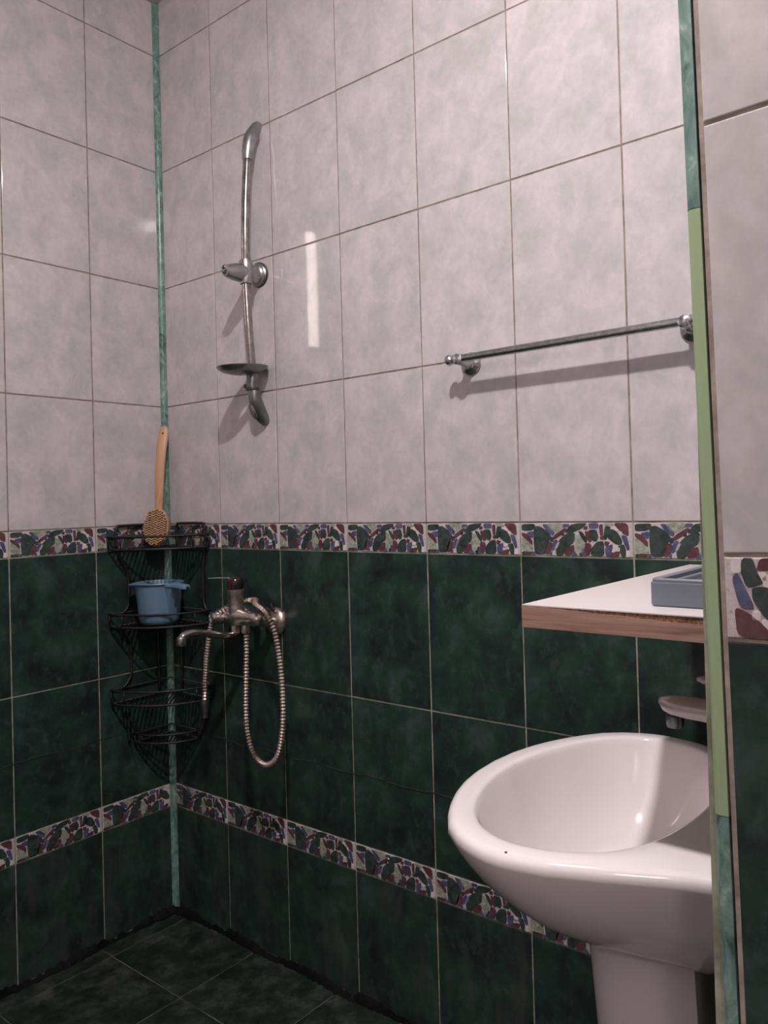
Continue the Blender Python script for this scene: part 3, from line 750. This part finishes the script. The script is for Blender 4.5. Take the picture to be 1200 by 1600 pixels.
# ------------------------------------------------------------------ corner rack of black wire
rack = empty('corner_rack', (0.0, 0.0, 0.45))
def k_(x, y, z): return (x, y, z-0.45)
RW = 0.0021
def arc_pts(r, z, y_off=0.006, n=20):
    # front bow from the left wall to the back wall, a little flatter than a quarter circle
    a = Vector((y_off, -r)); b = Vector((r, -y_off)); out = []
    for k in range(n+1):
        t = PI/2*k/n
        p = Vector((y_off+(r-y_off)*math.sin(t)**0.92, -(y_off+(r-y_off)*math.cos(t)**0.92)))
        q = a.lerp(b, k/n)
        p = p.lerp(q, 0.18); out.append(k_(p.x, p.y, z))
    return out
def arc_at(pts, s):  # distance along the diagonal coordinate s = x+y  (from -r to r)
    for a, b in zip(pts, pts[1:]):
        sa, sb = a[0]+a[1], b[0]+b[1]
        if sa <= s <= sb:
            t = (s-sa)/(sb-sa) if sb > sa else 0
            return [a[i]+(b[i]-a[i])*t for i in range(3)]
    return None
def tier(r, z, rail_h, name='shelf_tier'):
    bm = bmesh.new(); front = arc_pts(r, z)
    add_tube(bm, front, RW*1.35, 8)
    add_tube(bm, [front[0], k_(.006, -.006, z), front[-1]], RW*1.2, 8)
    t_ = finish(name, bm, 'rack_wire', rack, True)
    bm = bmesh.new(); s = -r+0.012
    while s < r-0.010:
        f = arc_at(front, s)
        if f:
            b0 = (s+.006, -.006, f[2]) if s > 0 else (.006, s-.006, f[2])
            add_tube(bm, [b0, f], RW*0.75, 6)
        s += 0.0125
    finish('shelf_wires', bm, 'rack_wire', t_, True)
    bm = bmesh.new(); fr = arc_pts(r+.002, z+rail_h); add_tube(bm, fr, RW*1.25, 8)
    finish('guard_rail', bm, 'rack_wire', t_, True)
    for i in (0, 3, 17, 20):
        bm = bmesh.new(); add_tube(bm, [front[i], fr[i]], RW*0.95, 6); finish('guard_post', bm, 'rack_wire', t_, True)
    bm = bmesh.new(); add_tube(bm, [fr[0], k_(.006, -.006, z+rail_h), fr[-1]], RW*0.8, 8); finish('back_rail', bm, 'rack_wire', t_, True)
    return t_
tier(.170, .9185, .030); tier(.170, .7365, .030); tier(.170, .556, .032); tier(.112, .452, .020, 'basket_tier')
def flatbar(pts, parent=rack, name='upright'):
    bm = bmesh.new(); add_tube(bm, [k_(*p) for p in catmull(pts, 5)], 0.0034, 8, flat=(1, 1)); return finish(name, bm, 'rack_wire', parent, True)
flatbar([(.007, -.150, .915), (.007, -.150, .962), (.007, -.146, .971), (.007, -.138, .974), (.007, -.060, .974), (.007, -.050, .971), (.007, -.046, .962), (.007, -.046, .915)], name='back_hoop')
flatbar([(.046, -.007, .915), (.046, -.007, .962), (.050, -.007, .971), (.060, -.007, .975), (.146, -.007, .975), (.154, -.007, .971), (.158, -.007, .962), (.158, -.007, .915)], name='back_hoop')
flatbar([(.007, -.148, .918), (.007, -.140, .895), (.007, -.124, .870), (.007, -.120, .84), (.007, -.120, .79), (.007, -.128, .772), (.007, -.140, .764)])
flatbar([(.156, -.007, .918), (.152, -.007, .895), (.148, -.007, .865), (.147, -.007, .84), (.147, -.007, .79), (.152, -.007, .775), (.160, -.007, .764)])
flatbar([(.007, -.146, .737), (.007, -.128, .715), (.007, -.118, .69), (.007, -.117, .64), (.007, -.118, .615), (.007, -.130, .597), (.007, -.140, .588)])
flatbar([(.156, -.007, .737), (.148, -.007, .715), (.142, -.007, .69), (.141, -.007, .64), (.143, -.007, .612), (.152, -.007, .597), (.160, -.007, .588)])
flatbar([(.007, -.040, .737), (.007, -.040, .56)]); flatbar([(.055, -.007, .737), (.055, -.007, .56)])
flatbar([(.007, -.130, .556), (.007, -.128, .500), (.007, -.126, .455)]); flatbar([(.007, -.112, .500), (.007, -.110, .448)], name='hook')
flatbar([(.148, -.007, .556), (.140, -.007, .500), (.118, -.007, .455)])
tag(rack, 'rusty black wire corner rack with four curved tiers', 'rack')

# ------------------------------------------------------------------ bath brush leaning in the corner
brush = empty('bath_brush', (0.052, -0.074, 0.9215))
def brush_build():
    # local frame: z along the brush, x to the viewer's right, -y towards the viewer (bristle side)
    bm = bmesh.new(); rows = []; NSG = 20
    for z, w_, d_, cy, cx in ((.086, .0095, .0045, .010, 0), (.100, .0100, .0060, .008, .0005), (.125, .0105, .0065, .004, .001), (.160, .0112, .0062, .000, .001), (.200, .0118, .0060, -.003, .001), (.235, .0122, .0058, -.003, .0015), (.262, .0126, .0058, 0, .0025), (.282, .0125, .0058, .002, .003), (.291, .0110, .0056, .003, .003), (.297, .0075, .005, .003, .003), (.299, .003, .003, .003, .003)):
        rows.append([bm.verts.new((cx+w_*math.cos(t), cy+d_*math.sin(t), z)) for t in [2*PI*k/NSG for k in range(NSG)]])
    for a, b in zip(rows, rows[1:]):
        for k in range(NSG): bm.faces.new((a[k], a[(k+1) % NSG], b[(k+1) % NSG], b[k]))
    bm.faces.new(rows[0][::-1]); bm.faces.new(rows[-1]); bmesh.ops.recalc_face_normals(bm, faces=bm.faces[:])
    h = finish('handle', bm, 'brush_wood', brush, True, 1.0)
    lathe_part('hanging_hole', [(0, 0), (.0022, 0), (.0022, .0006), (0, .0006)], (.003, -0.0038, .2795), (0, -1, -.05), 'hole_dark', h, 12)
    bm = bmesh.new(); rows = []; NSG = 36
    def oval(s, y): return [bm.verts.new((.0305*s*math.cos(t), y, .047+.047*s*math.sin(t))) for t in [2*PI*k/NSG for k in range(NSG)]]
    for s, y in ((.80, .019), (.93, .0165), (1.0, .011), (1.0, .002), (.97, -.002), (.90, -.0035)): rows.append(oval(s, y))
    for a, b in zip(rows, rows[1:]):
        for k in range(NSG): bm.faces.new((a[k], a[(k+1) % NSG], b[(k+1) % NSG], b[k]))
    bm.faces.new(rows[0][::-1]); bm.faces.new(rows[-1]); bmesh.ops.recalc_face_normals(bm, faces=bm.faces[:])
    hd = finish('head', bm, 'brush_head_wood', brush, True, 0.9)
    bm = bmesh.new()   # tufts in wavy rows
    z = .006
    while z < .090:
        x = -.0290
        while x < .0290:
            zz = z+.0021*math.sin(x*430+.6)
            if (x/.0278)**2+((zz-.047)/.0440)**2 < 1:
                b = 0.0013; y0, y1 = -.003, -.0115-random.uniform(0, .0015); ox = random.uniform(-.0004, .0004)
                lo = [bm.verts.new((x+a*b, y0, zz+c*b)) for a, c in ((-1, -1), (1, -1), (1, 1), (-1, 1))]
                hi = [bm.verts.new((x+ox+a*b*1.1, y1, zz+c*b*1.1)) for a, c in ((-1, -1), (1, -1), (1, 1), (-1, 1))]
                for k in range(4): bm.faces.new((lo[k], lo[(k+1) % 4], hi[(k+1) % 4], hi[k]))
                bm.faces.new(hi)
            x += .0026
        z += .0058
    bmesh.ops.recalc_face_normals(bm, faces=bm.faces[:])
    bo = finish('bristles', bm, 'bristle', brush); bo['kind'] = 'stuff'
brush_build()
brush.rotation_euler = (math.radians(-8), math.radians(2.2), math.radians(36))
tag(brush, 'long-handled wooden bath brush standing bristles outward on the corner rack', 'brush')

# ------------------------------------------------------------------ blue dipper
jug = empty('plastic_dipper', (0.083, -0.087, 0.7405))
bm = bmesh.new(); NJ = 48
prof = [(0, 0), (.036, 0), (.0425, .003), (.0465, .011), (.0480, .022), (.0500, .050), (.0520, .080), (.0528, .092), (.0570, .0945), (.0585, .0965), (.0575, .0985), (.0540, .0985), (.0515, .094), (.0495, .070), (.0465, .025), (.043, .010), (.036, .005), (0, .005)]
add_lathe(bm, prof, (0, 0, 0), (0, 0, 1), NJ)
for vv in bm.verts:      # pouring lip on the left
    a = math.atan2(vv.co.y, vv.co.x); d = a-math.radians(232)
    d = (d+PI) % (2*PI)-PI
    kx = math.exp(-(d/0.45)**2)*max(0, (vv.co.z-.075)/.0235)
    vv.co.x += math.cos(math.radians(232))*.012*kx; vv.co.y += math.sin(math.radians(232))*.012*kx; vv.co.z -= .003*kx
finish('vessel', bm, 'blue_plastic', jug, True, 0.8)
HA = math.radians(-3)
def hj(u, v_, z): return (math.cos(HA)*u-math.sin(HA)*v_, math.sin(HA)*u+math.cos(HA)*v_, z)
bm = bmesh.new()      # handle: flat grip running outward with turned-down edges, plus the wedge under it
secs = [(.046, .0200, .094, .004), (.056, .0165, .0955, .005), (.072, .0130, .0965, .006), (.090, .0115, .0965, .0065), (.106, .0112, .0955, .0070), (.116, .0098, .0945, .0070), (.121, .0060, .0935, .006)]
rr = []
for u, hw, z, th in secs:
    prof = [(-hw, -th), (-hw*1.0, -th*.3), (-hw*.85, th*.25), (-hw*.4, th*.45), (hw*.4, th*.45), (hw*.85, th*.25), (hw, -th*.3), (hw, -th), (hw*.8, -th), (hw*.7, -th*.2), (-hw*.7, -th*.2), (-hw*.8, -th)]
    rr.append([bm.verts.new(hj(u, a, z+b)) for a, b in prof])
for a, b in zip(rr, rr[1:]):
    for k in range(12): bm.faces.new((a[k], a[(k+1) % 12], b[(k+1) % 12], b[k]))
bm.faces.new(rr[0]); bm.faces.new(rr[-1]); bmesh.ops.recalc_face_normals(bm, faces=bm.faces[:])
hd = finish('handle', bm, 'blue_plastic', jug, True, 0.9)
lathe_part('hanging_hole', [(0, 0), (.0030, 0), (.0030, .0005), (0, .0005)], hj(.110, 0, .0983), (0, 0, 1), 'hole_dark', hd, 14)
bm = bmesh.new()
lo = []
for z, u0, u1, hw in ((.012, .0455, .0475, .004), (.040, .0475, .0530, .007), (.065, .0490, .0600, .010), (.082, .0500, .0680, .0125), (.092, .0510, .0740, .0130)):
    lo.append([bm.verts.new(hj(u, a, z)) for u, a in ((u0-.006, -hw*1.3), (u1, -hw*.8), (u1, hw*.8), (u0-.006, hw*1.3))])
for a, b in zip(lo, lo[1:]):
    for k in range(4): bm.faces.new((a[k], a[(k+1) % 4], b[(k+1) % 4], b[k]))
bm.faces.new(lo[0]); bm.faces.new(lo[-1]); bmesh.ops.recalc_face_normals(bm, faces=bm.faces[:])
finish('handle_web', bm, 'blue_plastic', jug, True, 0.7)
tag(jug, 'blue plastic dipper with a side handle on the corner rack', 'dipper')

# ------------------------------------------------------------------ bath mixer and its hose
mix = empty('shower_mixer', (0.345, 0, 0.757))
def ml(x, y, z): return (x-0.345, y, z-0.757)
ZM = 0.770; YM = -0.066
bm = bmesh.new()
xs = [.268, .276, .290, .310, .325, .337, .352, .370, .390, .405, .416, .421]
rs = [.010, .0150, .0165, .0165, .0190, .0205, .0195, .0160, .0150, .0155, .0120, .004]
add_tube(bm, [ml(x, YM, ZM) for x in xs], rs, 20); bmesh.ops.recalc_face_normals(bm, faces=bm.faces[:])
body = finish('mixer_body', bm, 'stained_nickel', mix, True, 1.0)
for x in (.272, .397):
    lathe_part('wall_flange', [(0, 0), (.031, 0), (.0315, .003), (.030, .008), (.024, .014), (.017, .017), (0, .017)], ml(x, 0, .757), (0, -1, 0), 'stained_nickel', mix, 28)
    tube_part('inlet', [ml(x, -.012, .757), ml(x, -.035, .760), ml(x, YM, ZM)], [.0125, .0125, .0130], 'stained_nickel', mix, 16)
lathe_part('cartridge_column', [(.016, .0), (.0190, .012), (.0178, .022), (.0175, .050), (.0190, .055), (.0190, .060), (.0165, .062), (0, .062)], ml(.337, YM, ZM), (0, 0, 1), 'stained_nickel', mix, 24)
cap = lathe_part('cap', [(0, .0615), (.0165, .0615), (.0180, .068), (.0178, .078), (.0150, .086), (.009, .090), (0, .091)], ml(.337, YM, ZM), (0, 0, 1), 'cap_plastic', mix, 24)
bm = bmesh.new(); add_box(bm, ml(.334, YM-.0186, ZM+.064), ml(.341, YM-.0160, ZM+.084), .001); finish('red_mark', bm, 'cap_red', cap)
tube_part('lever', [ml(.332, YM-.010, ZM+.086), ml(.322, YM-.036, ZM+.0885), ml(.316, YM-.058, ZM+.0895)], [.0022, .0017, .0013], 'chrome', cap, 8)
dv = lathe_part('diverter_knob', [(.006, 0), (.0135, .002), (.0140, .008), (.0115, .010), (.0115, .017), (.0135, .019), (.0130, .026), (.0095, .028), (.0090, .025), (0, .025)], ml(.302, YM-.010, ZM-.002), (-0.25, -0.95, 0.02), 'chrome', mix, 20)
sp = catmull([(.338, YM-.002, ZM-.016), (.338, YM-.004, ZM-.032), (.337, YM-.012, ZM-.038), (.336, YM-.030, ZM-.0365), (.334, YM-.055, ZM-.0310), (.331, YM-.085, ZM-.0235), (.329, YM-.112, ZM-.0200), (.327, YM-.130, ZM-.0225), (.3265, YM-.137, ZM-.0290)], 5)
tube_part('spout', [ml(*p) for p in sp], [.0095 if k < 8 else .0078 if k < 26 else .0088 for k in range(len(sp))], 'worn_chrome', mix, 14)
lathe_part('spout_tip', [(0, 0), (.0085, 0), (.0100, .002), (.0105, .014), (.0095, .018), (0, .018)], ml(.3262, YM-.138, ZM-.0425), (0, 0.08, 1), 'chrome', mix, 18)
lathe_part('spout_nut', [(.008, 0), (.0115, 0), (.0115, .012), (.0125, .016), (.008, .018)], ml(.338, YM-.002, ZM-.034), (0, 0, 1), 'stained_nickel', mix, 8)
# rags of old tape at the right inlet
bm = bmesh.new()
for a, b in (((.402, -.020, .783), (.404, -.024, .800)), ((.398, -.022, .780), (.392, -.028, .792)), ((.405, -.018, .782), (.4115, -.022, .790))):
    add_tube(bm, [ml(*a), ml((a[0]+b[0])/2+.002, (a[1]+b[1])/2, (a[2]+b[2])/2), ml(*b)], [.0028, .0020, .0008], 6)
finish('tape_rag', bm, 'rag_brown', mix, True)
tag(mix, 'stained chrome shower mixer with swivel spout on the green tiles', 'mixer')

hose = empty('shower_hose', (0.38, -0.08, 0.47))
def hl(p): return Vector(p)-Vector((0.38, -0.08, 0.47))
hp = [(.372, -.068, .752), (.3745, -.070, .720), (.376, -.074, .657), (.3765, -.078, .561), (.3860, -.079, .508), (.4040, -.079, .480), (.4340, -.080, .4685), (.464, -.081, .480), (.4850, -.082, .512), (.4990, -.084, .578), (.4990, -.086, .668), (.487, -.090, .752), (.462, -.092, .790), (.420, -.082, .8045), (.378, -.044, .806), (.345, -.040, .803), (.318, -.070, .792), (.291, -.092, .764), (.2660, -.090, .700), (.2430, -.081, .627), (.2385, -.081, .577)]
cv = resample(catmull(hp, 16), 0.0035)
bm = bmesh.new(); add_tube(bm, [hl(p) for p in cv], [0.0071 if k % 2 == 0 else 0.0047 for k in range(len(cv))], 10); bmesh.ops.recalc_face_normals(bm, faces=bm.faces[:])
finish('spiral_hose', bm, 'hose_steel', hose, False)
lathe_part('end_fitting', [(0, 0), (.0072, 0), (.0075, .012), (.0090, .020), (.0100, .034), (.0095, .040), (0, .040)], hl((.2390, -.081, .5385)), (0, 0, 1), 'dark_plastic_chrome', hose, 16)
lathe_part('hose_nut', [(.006, 0), (.0100, 0), (.0105, .010), (.0095, .018), (.006, .018)], hl((.372, -.068, .738)), (0, 0, 1), 'stained_nickel', hose, 8)
tag(hose, 'ribbed metal shower hose looped over the mixer with no head', 'hose')
